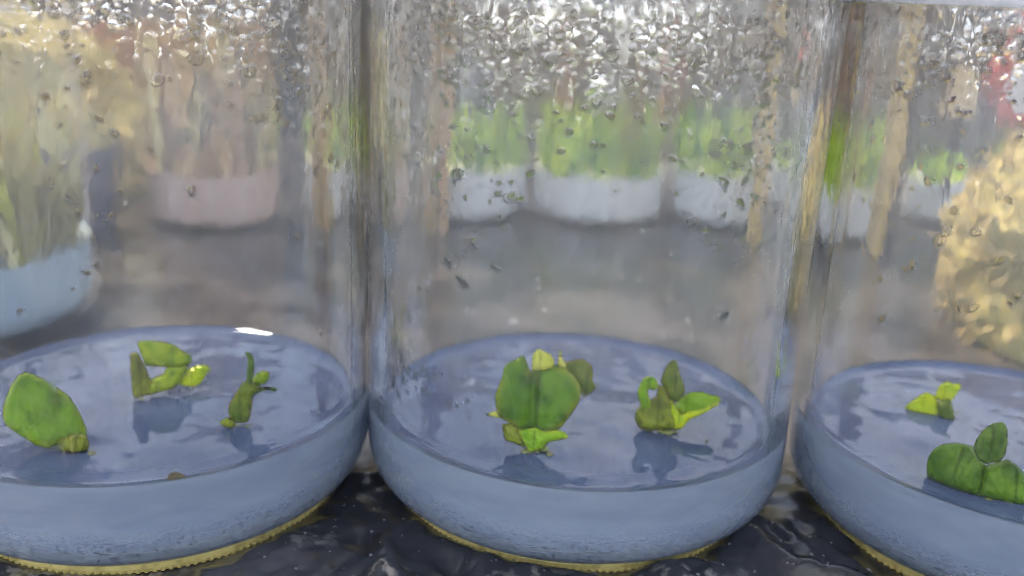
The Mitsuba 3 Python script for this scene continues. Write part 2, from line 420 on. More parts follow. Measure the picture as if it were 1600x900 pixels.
def base_ring(r0=29.5, teeth=168, h=1.6):
    """flat gold band under the heel of the jar with a milled lower edge"""
    n = teeth * 4
    th = np.arange(n) * 2 * np.pi / n
    tooth = np.array([0.0, 0.0, 1.0, 1.0])[np.arange(n) % 4]
    rows = [(r0 - 2.6 + 0 * th, h + 0.25 + 0 * th), (r0 - 0.5 + 0 * th, h + 0.25 + 0 * th), (r0 + 0 * th, h - 0.25 + 0 * th), (r0 + 0.1 + 0 * th, h - 0.8 + 0 * th),
            (r0 + 0.1 + 0.35 * tooth, h - 1.0 + 0 * th), (r0 + 0.05 + 0.35 * tooth, 0.25 + 0 * th), (r0 - 0.4 + 0 * th, 0.1 + 0 * th), (r0 - 2.6 + 0 * th, 0.1 + 0 * th)]
    v = np.stack([np.stack([r * np.cos(th), r * np.sin(th), z], -1) for r, z in rows]).reshape(-1, 3)
    j = np.arange(n)
    f = []
    for i in range(len(rows)):
        a, b = i * n + j, i * n + (j + 1) % n
        k = (i + 1) % len(rows)
        c, d = k * n + (j + 1) % n, k * n + j
        f += [np.stack([a, c, b], 1), np.stack([a, d, c], 1)]
    return trimesh.Trimesh(v, np.vstack(f), process=False)


def lid_mesh():
    n = 240
    rib = lambda i: 0.35 * (i % 4 < 2)                      # noqa: E731
    prof = [(33.5, 81.9), (35.6, 81.3), (35.9, 82.0), (35.9, 98.0), (34.8, 99.4), (0, 99.6), (0, 97.6), (33.5, 97.6), (33.5, 81.9)]

    def wob(v):
        w = np.array([rib(i) for i in range(n)])
        for k in (2, 3):
            v[k, :, :2] *= (1 + w / 36.0)[:, None]
        return v
    return lathe(prof, n, wob)


def film_mesh():
    n = 160
    zs = np.linspace(17.5, 81.5, 40)
    m = lathe([(RI - 0.25, z) for z in zs], n)
    th = np.tile(np.arange(n) * 2 * np.pi / n, len(zs))
    return m, np.c_[th * 0.032, np.repeat(zs, n) * MM]


FILM, FILM_UV = film_mesh()
RING, LID = base_ring(), lid_mesh()


def drop_caps(th, z, rx, rz, lean, rng, rings=3, seg=9, r_wall=RI + 0.02):
    """droplets clinging to the inside of the wall: domes that bulge towards the axis"""
    n = len(th)
    a = np.arange(seg) * 2 * np.pi / seg
    rho = np.linspace(1, 0, rings + 1)[:-1]
    h = np.minimum(rx, rz) * rng.uniform(0.3, 0.52, n)
    ph = rng.uniform(0, 6.28, (n, 2))
    out = 1 + 0.16 * np.sin(2 * a[None] + ph[:, :1]) + 0.1 * np.sin(3 * a[None] + ph[:, 1:])
    U = rho[None, :, None] * out[:, None, :] * np.cos(a)[None, None] * rx[:, None, None]
    W = rho[None, :, None] * out[:, None, :] * np.sin(a)[None, None] * rz[:, None, None]
    cl, sl = np.cos(lean)[:, None, None], np.sin(lean)[:, None, None]
    U, W = U * cl - W * sl, U * sl + W * cl
    H = np.sqrt(np.clip(1 - rho ** 2, 0, 1))[None, :, None] * h[:, None, None] + 0 * U
    pts = np.stack([U, W, H], -1).reshape(n, -1, 3)
    pts = np.concatenate([pts, np.stack([np.zeros(n), np.zeros(n), h], -1)[:, None]], 1)
    # droop: the thick part hangs low
    ang = th[:, None] + pts[..., 0] / r_wall
    rr = r_wall - pts[..., 2]
    zz = np.minimum(z[:, None] + pts[..., 1], 82.0)
    v = np.stack([rr * np.cos(ang), rr * np.sin(ang), zz], -1)
    m = rings * seg + 1
    f = []
    for i in range(rings - 1):
        for k in range(seg):
            p, q = i * seg + k, i * seg + (k + 1) % seg
            f += [(p, q, q + seg), (p, q + seg, p + seg)]
    for k in range(seg):
        f.append(((rings - 1) * seg + k, (rings - 1) * seg + (k + 1) % seg, m - 1))
    f = np.array(f)[:, ::-1]                                # normals towards the axis ... checked by the sign of the volume
    f = (np.array(f)[None] + (np.arange(n) * m)[:, None, None]).reshape(-1, 3)
    return v.reshape(-1, 3), f[:, ::-1]


def droplets(jar, cx, cy, seed, count, density, big):
    """count fine droplets as one mesh, the largest ones each on its own"""
    rng = np.random.default_rng(seed)
    front = math.atan2(-cy, -cx)                            # towards the middle of the table edge
    th = rng.uniform(-np.pi, np.pi, count * 14)
    z = rng.uniform(19.0, 81.5, count * 14)
    ok = rng.uniform(0, 1, len(th)) < density(np.degrees(th), z)
    th, z = th[ok][:count], z[ok][:count]
    r = np.clip(np.exp(rng.normal(math.log(0.21), 0.55, len(th))) * (0.8 + 0.5 * np.clip((z - 50) / 25, 0, 1)), 0.11, 1.0)
    side = (np.abs(np.degrees(th)) > 52) & (np.abs(np.degrees(th)) < 90)
    tall = rng.uniform(0.75, 1.6, len(th)) * np.where(side & (rng.uniform(0, 1, len(th)) < 0.5), rng.uniform(1.5, 6.0, len(th)), 1.0)
    lean = np.where(side, rng.normal(0, 0.1, len(th)), rng.choice([-1, 1], len(th)) * rng.uniform(0.2, 1.3, len(th)))
    r = np.where(tall > 2.2, np.minimum(r, 0.28), r)
    v, f = drop_caps(front + th, z, r, r * tall, lean, rng)
    add('droplet_film', (v, f), 'water', jar, smooth=True, at=(cx, cy, 0), kind='stuff', label='fine water droplets clinging to the inside of the glass')
    for (deg, zz, rx, rz, lean) in big:
        one = lambda q: np.array([q], float)                # noqa: E731
        v, f = drop_caps(one(front + math.radians(deg)), one(zz), one(rx), one(rz), one(lean), rng, rings=6, seg=18)
        add('droplet', (v, f), 'water', jar, smooth=True, at=(cx, cy, 0))


def bump2(d, z, d0, z0, sd, sz):
    dd = (d - d0 + 180) % 360 - 180
    return np.exp(-(dd / sd) ** 2 - ((z - z0) / sz) ** 2)


def dens_mid(d, z):
    back = np.abs(d) > 90
    t = np.clip((z - 54) / 22, 0, 1)
    w = 0.42 * t * t + 0.006
    w = w + 0.35 * bump2(d, z, -32, 54, 17, 9) + 0.5 * bump2(d, z, 40, 55, 14, 9) + 0.9 * bump2(d, z, -48, 28, 13, 5) + 0.4 * bump2(d, z, -62, 47, 10, 14)
    w = w + 0.45 * bump2(d, z, 68, 55, 12, 22) + 0.3 * bump2(d, z, 112, 56, 14, 22) + 0.3 * bump2(d, z, -112, 52, 16, 20)
    return np.where(back & (z < 52), 0.5 * w, w)


def dens_left(d, z):
    t = np.clip((z - 60) / 14, 0, 1)
    return 0.5 * t * t + 0.006 + 0.95 * bump2(d, z, 42, 72, 18, 10) + 0.5 * bump2(d, z, 66, 58, 10, 16) + 0.35 * bump2(d, z, -10, 52, 18, 9) + 0.45 * bump2(d, z, 56, 30, 13, 4) + 0.2 * bump2(d, z, 110, 55, 14, 20)


def dens_right(d, z):
    t = np.clip((z - 64) / 12, 0, 1)
    return 0.5 * t * t + 0.006 + 0.4 * bump2(d, z, -30, 66, 20, 8) + 0.3 * bump2(d, z, -58, 55, 12, 20) + 0.25 * bump2(d, z, -20, 47, 12, 8)


def big_drops(seed, n, zones, small=0.55, large=1.05):
    rng = np.random.default_rng(seed)
    out = []
    for k in range(n):
        d0, z0, sd, sz = zones[rng.integers(len(zones))]
        r = rng.uniform(small, large)
        out.append((d0 + rng.normal(0, sd), min(z0 + rng.normal(0, sz), 76.5), r, r * rng.uniform(0.6, 1.5), rng.normal(0.4, 0.5)))
    return out


def culture_jar(where, label, seed, hg, count, density, big):
    cx, cy = JARS[where]
    j = thing('culture_jar', label, 'jar', 'large culture jars in the front row')
    add('glass_wall', GLASS, 'glass_much_dew' if where == 'mid' else 'glass_some_dew', j, smooth=True, at=(cx, cy, 0), uv=GLASS_UV)
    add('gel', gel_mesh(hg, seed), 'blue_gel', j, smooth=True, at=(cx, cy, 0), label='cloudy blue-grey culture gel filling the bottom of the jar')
    add('base_ring', RING, 'gold', j, smooth=False, at=(cx, cy, 0), label='gold ring with a milled edge under the jar')
    add('lid', LID, 'lid_translucent', j, smooth=30, at=(cx, cy, 0))
    add('condensation', FILM, 'condensation', j, smooth=True, at=(cx, cy, 0), uv=FILM_UV, kind='stuff', label='misty condensation on the inside of the glass')
    droplets(j, cx, cy, seed, count, density, big)
    return j


HG = 15.3
culture_jar('left', 'left glass jar of blue gel, holding three separate plantlets and one broad leaf', 21, HG, 4200, dens_left,
            big_drops(31, 30, [(35, 70, 14, 6), (20, 74, 25, 2), (50, 60, 10, 8), (150, 70, 25, 6)]))
culture_jar('mid', 'middle glass jar of blue gel holding two plantlets, its glass covered most in droplets', 22, HG - 0.5, 8500, dens_mid,
            big_drops(32, 75, [(-25, 68, 16, 6), (10, 74, 30, 2), (-35, 55, 10, 6), (38, 57, 10, 6), (0, 70, 30, 4), (170, 68, 25, 6)]) + big_drops(41, 48, [(-42, 25.5, 9, 3.2), (-50, 28, 8, 3)], 0.3, 0.7)
            + [(150, 17.8, 0.9, 0.6, 0), (146, 18.0, 0.5, 0.5, 0), (205, 18.2, 0.8, 0.5, 0), (140, 22.5, 0.5, 0.5, 0)])
culture_jar('right', 'right glass jar of blue gel with a tiny lime plantlet, cut by the photo edge', 23, HG, 3000, dens_right,
            big_drops(33, 24, [(-20, 70, 16, 5), (-40, 60, 12, 8), (-15, 46, 10, 5), (160, 66, 25, 6)]))

# ------------------------------------------------------------------ plantlets on the gel
# outline of each piece in its own leaf plane (millimetres): plant, piece, a point of the plane, its two axes, the outline
LEAVES = [
    ('a','leaf',[-61.47,126.35,15.3],[0.899,0.437,-0.0,-0.251,0.516,0.819],[(-5.84,12.59),(-4.55,11.91),(-3.14,10.78),(-1.6,9.29),(-0.35,8.0),(0.42,6.35),(0.95,4.57),(1.35,3.15),(1.33,2.14),(0.88,1.37),(-0.64,1.27),(-2.44,1.22),(-3.66,0.84),(-5.08,1.47),(-6.45,2.68),(-7.81,3.96),(-8.73,5.17),(-9.07,6.55),(-8.9,7.85),(-8.51,9.3),(-7.89,10.74),(-6.91,12.13)]),
    ('a','stem',[-61.12,125.63,15.3],[0.899,0.437,-0.0,-0.076,0.156,0.985],[(-2.29,1.4),(-1.62,2.3),(-0.09,2.73),(1.23,2.36),(1.57,1.12),(1.32,-0.03),(-0.04,-0.07),(-1.66,0.2),(-2.28,0.72)]),
    ('b','leaf',[-60.79,145.53,15.3],[0.923,0.385,-0.0,-0.163,0.39,0.906],[(0.78,8.94),(1.37,9.11),(3.18,8.98),(5.14,8.53),(6.28,8.06),(7.71,6.94),(9.0,6.01),(9.36,5.25),(8.7,4.42),(7.48,4.01),(5.3,4.14),(4.82,4.34),(3.67,4.58),(2.68,4.68),(1.8,5.03),(1.48,6.3),(1.1,7.75)]),
    ('b','leaf',[-60.17,144.05,15.3],[0.923,0.385,-0.0,-0.067,0.16,0.985],[(-0.35,7.58),(0.23,7.88),(1.01,7.54),(1.41,6.27),(1.97,5.15),(2.26,3.53),(2.94,2.74),(2.64,0.82),(1.15,0.46),(-0.17,0.17),(-0.43,1.0),(-0.46,2.77),(-0.51,5.41)]),
    ('b','stem',[-60.4,144.6,15.3],[0.923,0.385,-0.0,-0.132,0.316,0.94],[(2.0,2.74),(3.01,3.16),(4.37,3.63),(5.11,4.69),(7.43,4.45),(8.64,4.86),(8.04,3.68),(7.47,2.86),(6.71,1.7),(5.83,1.01),(3.65,0.72),(1.98,0.3),(1.72,1.2)]),
    ('b','leaf',[-60.21,144.14,15.3],[0.923,0.385,-0.0,-0.273,0.652,0.707],[(7.18,3.35),(8.49,4.75),(9.9,5.18),(11.62,5.19),(12.15,4.44),(11.05,2.9),(10.07,1.65),(8.85,1.32),(7.21,1.8),(6.66,2.25)]),
    ('c','stem',[-42.27,135.95,15.3],[0.955,0.297,-0.0,-0.077,0.247,0.966],[(2.23,7.12),(1.41,6.51),(0.55,5.09),(-0.46,3.68),(-0.68,2.38),(-0.57,1.37),(0.18,0.48),(1.92,0.33),(2.43,1.12),(2.84,3.09),(2.89,4.25),(3.73,5.18),(4.55,5.53),(3.47,6.36)]),
    ('c','leaf',[-41.91,135.48,15.3],[0.796,0.606,-0.0,-0.053,0.069,0.996],[(2.35,11.49),(2.79,11.7),(3.42,11.04),(3.68,9.96),(3.43,7.78),(3.06,6.31),(2.37,6.28),(2.39,7.99),(2.78,10.48)]),
    ('c','leaf',[-42.51,136.72,15.3],[0.955,0.297,-0.0,-0.102,0.327,0.94],[(2.96,6.54),(3.57,7.5),(4.72,8.0),(5.6,7.69),(5.63,6.69),(4.94,5.9),(3.96,5.64),(3.0,5.79)]),
    ('c','leaf',[-42.03,135.19,15.3],[0.955,0.297,-0.0,-0.148,0.477,0.866],[(3.45,5.92),(5.07,6.05),(6.35,5.87),(6.69,5.43),(6.31,5.15),(5.2,5.54),(4.06,5.29),(3.24,4.86),(2.77,5.06)]),
    ('c','leaf',[-41.97,135.0,15.3],[0.955,0.297,-0.0,-0.227,0.732,0.643],[(-2.08,1.38),(-0.88,2.17),(0.34,1.15),(-0.17,0.12),(-1.41,0.51)]),
    ('d','leaf',[4.36,132.01,15.3],[0.999,-0.033,0.0,0.01,0.309,0.951],[(-4.46,12.95),(-3.47,13.41),(-2.4,14.28),(-1.87,13.91),(-1.23,12.32),(-0.84,11.83),(-0.28,12.67),(1.32,13.27),(4.19,12.72),(5.47,11.58),(6.55,10.32),(6.78,9.11),(6.49,7.68),(5.56,6.0),(4.25,4.1),(3.48,3.25),(2.69,2.9),(1.32,1.9),(-0.09,1.62),(-1.34,2.15),(-3.15,3.67),(-4.51,4.41),(-5.37,5.17),(-5.78,6.37),(-5.93,7.98),(-5.5,9.43),(-4.97,11.09),(-4.92,11.91)]),
    ('d','bract',[4.32,131.01,15.3],[0.999,-0.033,0.0,0.009,0.259,0.966],[(-0.39,0.27),(1.39,0.84),(2.34,2.02),(3.93,2.42),(5.21,2.8),(4.67,3.47),(3.64,3.92),(1.45,3.59),(0.21,4.12),(-1.58,3.61),(-2.39,3.57),(-1.94,2.78),(-1.16,1.4)]),
    ('d','bud',[4.42,134.01,15.3],[0.999,-0.033,0.0,0.006,0.174,0.985],[(-0.76,11.62),(-0.78,14.0),(-0.02,15.07),(0.81,14.6),(1.85,14.25),(2.37,13.35),(2.57,12.22),(0.78,11.5)]),
    ('d','leaf',[4.49,136.01,15.3],[0.999,-0.033,0.0,0.011,0.342,0.94],[(3.63,12.34),(4.26,12.16),(5.49,12.65),(6.94,12.84),(8.13,11.96),(8.48,10.52),(8.36,9.68),(9.14,8.69),(8.66,7.83),(7.25,6.92),(6.55,8.33),(5.43,9.73),(4.34,10.71),(3.46,11.49)]),
    ('d','leaf',[4.41,133.51,15.3],[0.999,-0.033,0.0,0.016,0.5,0.866],[(-7.52,4.41),(-5.9,5.13),(-4.64,4.79),(-4.38,3.98),(-5.46,4.06)]),
    ('d','stem',[4.39,133.01,15.3],[0.999,-0.033,0.0,0.006,0.174,0.985],[(-4.69,3.45),(-3.28,3.75),(-1.17,2.41),(-0.45,0.35),(-1.46,0.08),(-2.72,0.63),(-4.16,0.97),(-4.43,2.21)]),
    ('d','leaf',[4.46,135.01,15.3],[0.999,-0.033,0.0,0.006,0.174,0.985],[(2.78,12.06),(3.02,13.33),(3.04,14.78),(3.35,14.7),(3.57,13.36),(4.19,12.56),(4.23,11.73)]),
    ('e','leaf',[24.34,143.03,15.3],[0.986,-0.168,0.0,0.023,0.137,0.99],[(-0.39,7.46),(-0.0,8.73),(0.69,10.38),(1.29,11.14),(1.92,10.69),(2.5,9.01),(3.34,7.17),(3.59,5.97),(3.06,4.85),(2.12,4.04),(1.05,4.62),(0.2,6.47)]),
    ('e','leaf',[24.04,141.25,15.3],[0.986,-0.168,0.0,0.035,0.205,0.978],[(-3.74,5.94),(-3.35,7.19),(-2.78,8.37),(-1.62,8.58),(-0.89,7.98),(-0.67,7.05),(-1.24,6.3),(-1.86,6.66),(-2.25,6.27),(-2.01,5.44),(-1.48,4.29),(-1.37,3.09),(-2.81,3.1),(-3.48,4.93)]),
    ('e','stem',[24.09,141.55,15.3],[0.986,-0.168,0.0,0.057,0.337,0.94],[(-3.21,3.39),(-2.11,4.37),(-0.84,5.36),(-0.68,7.26),(0.37,6.86),(1.58,4.78),(3.27,2.92),(4.17,2.18),(3.17,0.37),(1.17,0.14),(-1.32,-0.32),(-2.87,-0.16),(-3.87,1.43),(-3.73,2.65)]),
    ('e','leaf',[24.04,141.25,15.3],[0.986,-0.168,0.0,0.119,0.697,0.707],[(2.12,5.15),(2.88,6.36),(4.18,7.26),(6.2,7.59),(7.58,7.29),(9.1,7.28),(9.45,6.49),(8.37,5.53),(7.07,4.73),(5.45,3.8),(3.47,3.1),(2.39,3.89)]),
    ('e','leaf',[23.84,140.07,15.3],[0.986,-0.168,0.0,0.071,0.417,0.906],[(3.26,3.35),(4.36,4.07),(6.31,4.62),(7.55,5.52),(9.11,6.28),(8.72,5.48),(7.31,4.48),(5.74,3.47),(4.49,2.65),(3.62,1.21),(2.31,0.98),(1.57,2.66),(1.27,4.65),(1.38,5.59),(1.75,5.55),(2.33,4.43)]),
    ('f','leaf',[74.53,150.79,15.3],[0.896,-0.443,0.0,0.254,0.514,0.819],[(-6.93,0.49),(-5.9,1.88),(-5.08,3.08),(-3.95,3.92),(-2.89,3.72),(-1.68,2.56),(-1.1,0.7),(-1.77,0.2),(-3.77,0.02),(-5.82,0.03)]),
    ('f','stem',[74.66,151.06,15.3],[0.896,-0.443,0.0,0.077,0.156,0.985],[(-2.03,2.34),(-0.1,3.47),(0.68,1.56),(1.22,0.15),(0.05,-0.27),(-1.52,0.07)]),
    ('f','leaf',[74.88,151.51,15.3],[0.896,-0.443,0.0,0.187,0.379,0.906],[(-2.67,2.82),(-2.2,5.16),(-1.34,6.05),(-0.03,5.77),(0.94,6.23),(1.1,5.32),(0.56,3.82),(0.07,2.6),(-1.19,2.32)]),
    ('g','leaf',[67.4,123.75,15.3],[0.724,-0.69,0.0,0.345,0.362,0.866],[(-7.54,1.56),(-7.88,3.2),(-7.49,4.48),(-6.5,5.68),(-4.7,6.51),(-2.73,6.73),(-0.65,5.16),(0.35,2.13),(0.32,0.23),(-2.51,0.03),(-5.3,0.17),(-6.97,0.39)]),
    ('g','leaf',[67.74,124.11,15.3],[0.972,-0.236,0.0,0.118,0.486,0.866],[(-0.21,-0.1),(-0.12,2.13),(0.5,4.28),(2.26,5.12),(3.5,5.77),(4.79,5.16),(6.11,3.78),(7.88,1.36),(8.17,-0.6),(6.52,-0.57),(3.81,-0.45),(1.7,-0.29)]),
    ('g','leaf',[67.17,123.06,15.3],[0.878,-0.479,0.0,0.083,0.152,0.985],[(-1.68,7.52),(-1.49,8.74),(-0.92,10.18),(-0.08,11.16),(1.26,11.59),(1.93,10.79),(2.25,9.02),(2.27,7.17),(1.68,5.96),(0.38,5.25),(-0.74,5.76)]),
]

PLANTS = {
    'a': ('broad plump green leaf leaning over the gel at the left of the left jar', 'broad green leaf'),
    'b': ('yellow-green plantlet arched around a hole, at the back of the left jar', ''),
    'c': ('slim upright olive plantlet with thin needle leaves in the left jar', ''),
    'd': ('large dark green heart-shaped plantlet with pale yellow bud in the middle jar', ''),
    'e': ('lime plantlet with a spoon-shaped leaf and pointed olive leaf in the middle jar', ''),
    'f': ('tiny bright lime plantlet at the back of the right jar', ''),
    'g': ('cool green plantlet with two fat lobes and one upright leaf, front of the right jar', ''),
}
LOOK = {'a': ['leaf_mid', 'leaf_olive'], 'b': ['leaf_lime_b', 'stem_olive', 'leaf_lime_b', 'leaf_lime'], 'c': ['leaf_olive_c', 'leaf_cool', 'leaf_mid', 'leaf_cool', 'stem_olive'],
        'd': ['leaf_dark', 'leaf_mid', 'leaf_yellow', 'leaf_olive_c', 'leaf_yellow', 'stem_olive', 'leaf_yellow'],
        'e': ['leaf_olive', 'leaf_lime_e', 'stem_olive', 'leaf_lime_e', 'leaf_lime'], 'f': ['leaf_lime', 'leaf_olive', 'leaf_lime'], 'g': ['leaf_cool', 'leaf_cool', 'leaf_cool_up']}
P_ = {'broad': ((0.060, 0.150, 0.001), (0.150, 0.315, 0.002), (0.27, 0.36, 0.012)),
      'dark': ((0.034, 0.108, 0.001), (0.110, 0.250, 0.002), (0.26, 0.29, 0.02)),
      'lime': ((0.34, 0.50, 0.005), (0.58, 0.68, 0.008), (0.58, 0.60, 0.05)),
      'arch': ((0.13, 0.27, 0.004), (0.36, 0.46, 0.008), (0.20, 0.17, 0.02)),
      'spoon': ((0.15, 0.34, 0.005), (0.28, 0.48, 0.008), (0.50, 0.55, 0.03)),
      'olive': ((0.065, 0.125, 0.006), (0.17, 0.22, 0.012), (0.20, 0.14, 0.04)),
      'needle': ((0.055, 0.13, 0.012), (0.12, 0.21, 0.02), (0.17, 0.24, 0.04)),
      'cool': ((0.038, 0.105, 0.004), (0.140, 0.265, 0.012), (0.12, 0.21, 0.02)),
      'yellow': ((0.52, 0.55, 0.05), (0.66, 0.66, 0.12), (0.40, 0.44, 0.05)),
      'stem': ((0.10, 0.12, 0.010), (0.28, 0.33, 0.02), (0.16, 0.10, 0.04))}
for k, (c0, c1, rim) in P_.items():
    scene['plantlet_' + k] = veined(c0, c1, rim, 0.35 if k in ('broad', 'dark', 'cool') else 0.6, len(k) * 1.7)
LOOK = {'a': ['broad', 'stem'], 'b': ['arch', 'stem', 'arch', 'lime'], 'c': ['olive', 'needle', 'arch', 'needle', 'stem'],
        'd': ['dark', 'spoon', 'yellow', 'olive', 'yellow', 'stem', 'yellow'], 'e': ['olive', 'spoon', 'stem', 'spoon', 'lime'], 'f': ['lime', 'olive', 'lime'], 'g': ['cool', 'cool', 'needle']}
roots, seen = {}, {}
for plant, piece, o, ax, pts in LEAVES:
    if plant not in roots:
        roots[plant] = thing('plantlet', PLANTS[plant][0], 'plantlet')
        seen[plant] = 0
    i = seen[plant]
    seen[plant] += 1
    q = np.array(pts)
    c, ext = q.mean(0), np.ptp(q, 0)
    fat = {'stem': 2.2, 'bud': 2.4, 'bract': 1.0}.get(piece, 1.1)
    fat = min(fat, 0.75 * ext.min())
    bend = None
    if (plant, i) == ('d', 0):                              # heart leaf: folded along its midrib, tips curling back
        bend = lambda x, y, c=c: -1.9 * np.exp(-np.abs(x - c[0] + 0.1) / 0.9) - 0.03 * (x - c[0]) ** 2 - 0.02 * (y - c[1]) ** 2   # noqa: E731
    elif (plant, i) == ('e', 3):
        bend = lambda x, y, c=c: -1.4 * np.exp(-((y - c[1]) / 1.4) ** 2)    # noqa: E731
    elif plant == 'g' and i < 2:
        fat, bend = 3.2, lambda x, y, c=c: -0.05 * (x - c[0]) ** 2          # noqa: E731
    elif plant == 'g':
        bend = lambda x, y, c=c: 0.9 * np.abs(x - c[0] - 0.5) - 0.6         # noqa: E731
    elif plant == 'a' and i == 0:
        fat, bend = 1.8, lambda x, y, c=c: -0.035 * ((x - c[0]) ** 2 + 0.4 * (y - c[1]) ** 2)   # noqa: E731
    elif piece == 'leaf':
        bend = lambda x, y, c=c: -0.06 * ((x - c[0]) ** 2 + 0.5 * (y - c[1]) ** 2)              # noqa: E731
    m, leaf_uv = plate(pts, fat, bend, step=0.42, seed=i + 3, bumps=0.35 if piece == 'leaf' else 0.8)
    u, v = np.array(ax[:3]), np.array(ax[3:])
    w = np.cross(u, v)
    m.vertices = np.array(o) + m.vertices @ np.stack([u, v, w])
    add({'bract': 'bract', 'bud': 'bud'}.get(piece, piece), m, 'plantlet_' + LOOK[plant][i], roots[plant], smooth=True, uv=leaf_uv)

scene['callus'] = {'type': 'principled', 'roughness': 0.25, 'specular': 0.5, 'clearcoat': 0.6, 'clearcoat_gloss': 0.97,
                   'base_color': mikit.proc(lambda p, n, uv: mix((0.24, 0.30, 0.07), (0.22, 0.18, 0.08), smoothstep(0.35, 0.65, fbm(p.x * 1500.0, p.y * 1500.0, p.z * 1500.0, 2))))}
FEET = {'a': (-60.3, 125.6, 5), 'b': (-59.4, 145.2, 4), 'c': (-42.0, 136.4, 5), 'd': (4.9, 132.8, 8), 'e': (24.9, 142.2, 9), 'f': (75.2, 152.6, 4), 'g': (70.6, 123.6, 5)}
for plant, (fx_, fy_, n_) in FEET.items():
    rng = np.random.default_rng(ord(plant))
    vv, ff = [], []
    for k in range(n_):
        s_ = trimesh.creation.icosphere(2)
        r_ = rng.uniform(0.25, 0.6)
        w_ = s_.vertices * (0.8 + 0.5 * meshkit.noise(s_.vertices * 1.8 + k * 3.1, 7)[:, None]) * r_ * np.array([1.1, 1, 0.8])
        vv.append(w_ + (fx_ + rng.normal(0, 1.1), fy_ + rng.normal(0, 0.6), 14.95 + rng.uniform(-0.2, 0.3)))
        ff.append(s_.faces + len(s_.vertices) * k)
    add('callus', (np.vstack(vv), np.vstack(ff)), 'callus', roots[plant], smooth=True, label='pale lumpy callus at the foot of the plantlet')

# brown scrap stuck against the glass at the gel's front edge in the left jar
s = thing('brown_scrap', 'small dark brown scrap at the front edge of the gel in the left jar', 'scrap')
m, _ = plate([(-1.6, 0), (-1.3, 0.9), (-0.5, 1.2), (0.4, 1.1), (1.3, 0.5), (1.8, 0.0), (0.6, -0.4), (-0.8, -0.5)], 0.5, step=0.35, bumps=0.3)
m.apply_transform(trimesh.transformations.rotation_matrix(0.9, [1, 0, 0]))
m.vertices *= 0.85
add('flake', m, 'cork', s, smooth=40, at=(-44.6, 117.9, 15.8))

# ------------------------------------------------------------------ jars behind
def small_jar(label, group, x, y, r, gel, gel_h, h=92.0):
    j = thing('seedling_jar', label, 'jar', group)
    wall = [(0, 0.3), (r - 3, 0.3)] + arc(r - 3, 3.3, 3.0, -80, 0, 6) + [(r, z) for z in np.linspace(6, h - 6, 12)] + arc(r - 3, h - 6, 3.0, 10, 80, 5) + [(r - 3.5, h)]
    add('glass_wall', lathe(wall, 72), 'thin_glass', j, smooth=True, at=(x, y, 0))
    g = r - 0.8
    prof = [(0, 1.5), (g - 3, 1.5)] + arc(g - 3, 4.5, 3.0, -80, 0, 5) + [(g, z) for z in np.linspace(6, gel_h + 0.8, 5)] + [(g - 1.5, gel_h + 0.1), (g - 4, gel_h), (0, gel_h)]
    add('gel', lathe(prof, 64), gel, j, smooth=40, at=(x, y, 0))
    add('lid', lathe([(0, h + 0.2), (r - 3.2, h + 0.2), (r - 3.2, h - 1.5), (r - 2.2, h - 1.5), (r - 2.2, h + 8), (r - 3.5, h + 9), (0, h + 9)], 60), 'lid_translucent', j, smooth=30, at=(x, y, 0))
    return j


def clump(name, label, cat, group, x, y, z, r, count, hmin, hmax, wmin, wmax, bsdfs, seed, spread=0.5):
    rng = np.random.default_rng(seed)
    t = thing(name, label, cat, group)
    for k in range(count):
        a, q = rng.uniform(0, 2 * np.pi), r * math.sqrt(rng.uniform(0, 1))
        m = strip_leaf(rng.uniform(hmin, hmax), rng.uniform(wmin, wmax), rng.uniform(-0.2, 0.6), rng)
        m = turned(m, rng.uniform(-0.1, spread), a + rng.normal(0, 0.7), rng.uniform(0, 6.28), (q * math.cos(a), q * math.sin(a), z))
        d = np.hypot(m.vertices[:, 0], m.vertices[:, 1])
        s = np.minimum(1, (r + 2.0) / np.maximum(d, 1e-6))  # leaves press against the glass instead of passing through it
        m.vertices[:, :2] *= s[:, None]
        add('leaf', m, bsdfs[rng.integers(len(bsdfs))], t, smooth=50, at=(x, y, 0))
    return t


names = ['first from the left', 'second from the left', 'third from the left', 'fourth from the left', 'last on the right']
for k, (x, y) in enumerate(ROW):
    r = 31.0 if k < 3 else 19.5
    fill = (18.0, 17.0, 18.5, 16.5, 15.5)[k]
    small_jar(f'small jar of white gel in the back row, {names[k]}', 'small white-gel jars in the back row', x, y, r, 'white_gel', fill)
    clump('seedling_clump', f'bright green seedlings in the back-row jar of white gel {names[k]}', 'seedlings', 'green seedlings in the back row', x, y, fill - 0.5, r - 4, (96, 110, 90, 34, 34)[k],
          10 if k < 3 else 7, (27, 34, 30, 15, 21)[k], 2.5, 6.5, ['seedling_green', 'seedling_green', 'leaf_mid'], 60 + k)

small_jar('small jar of pinkish brown gel behind the left jar', None, *PINK, 30.0, 'pink_gel', 18.0)
clump('dry_plant', 'tan and yellow withered plants in the jar of pinkish brown gel', 'plant', None, *PINK, 17.5, 26, 280, 10, 58, 5, 10, ['moss_tan', 'moss_straw', 'dry_brown', 'reed_gold', 'dry_tan', 'dry_tan'], 71, 0.35)

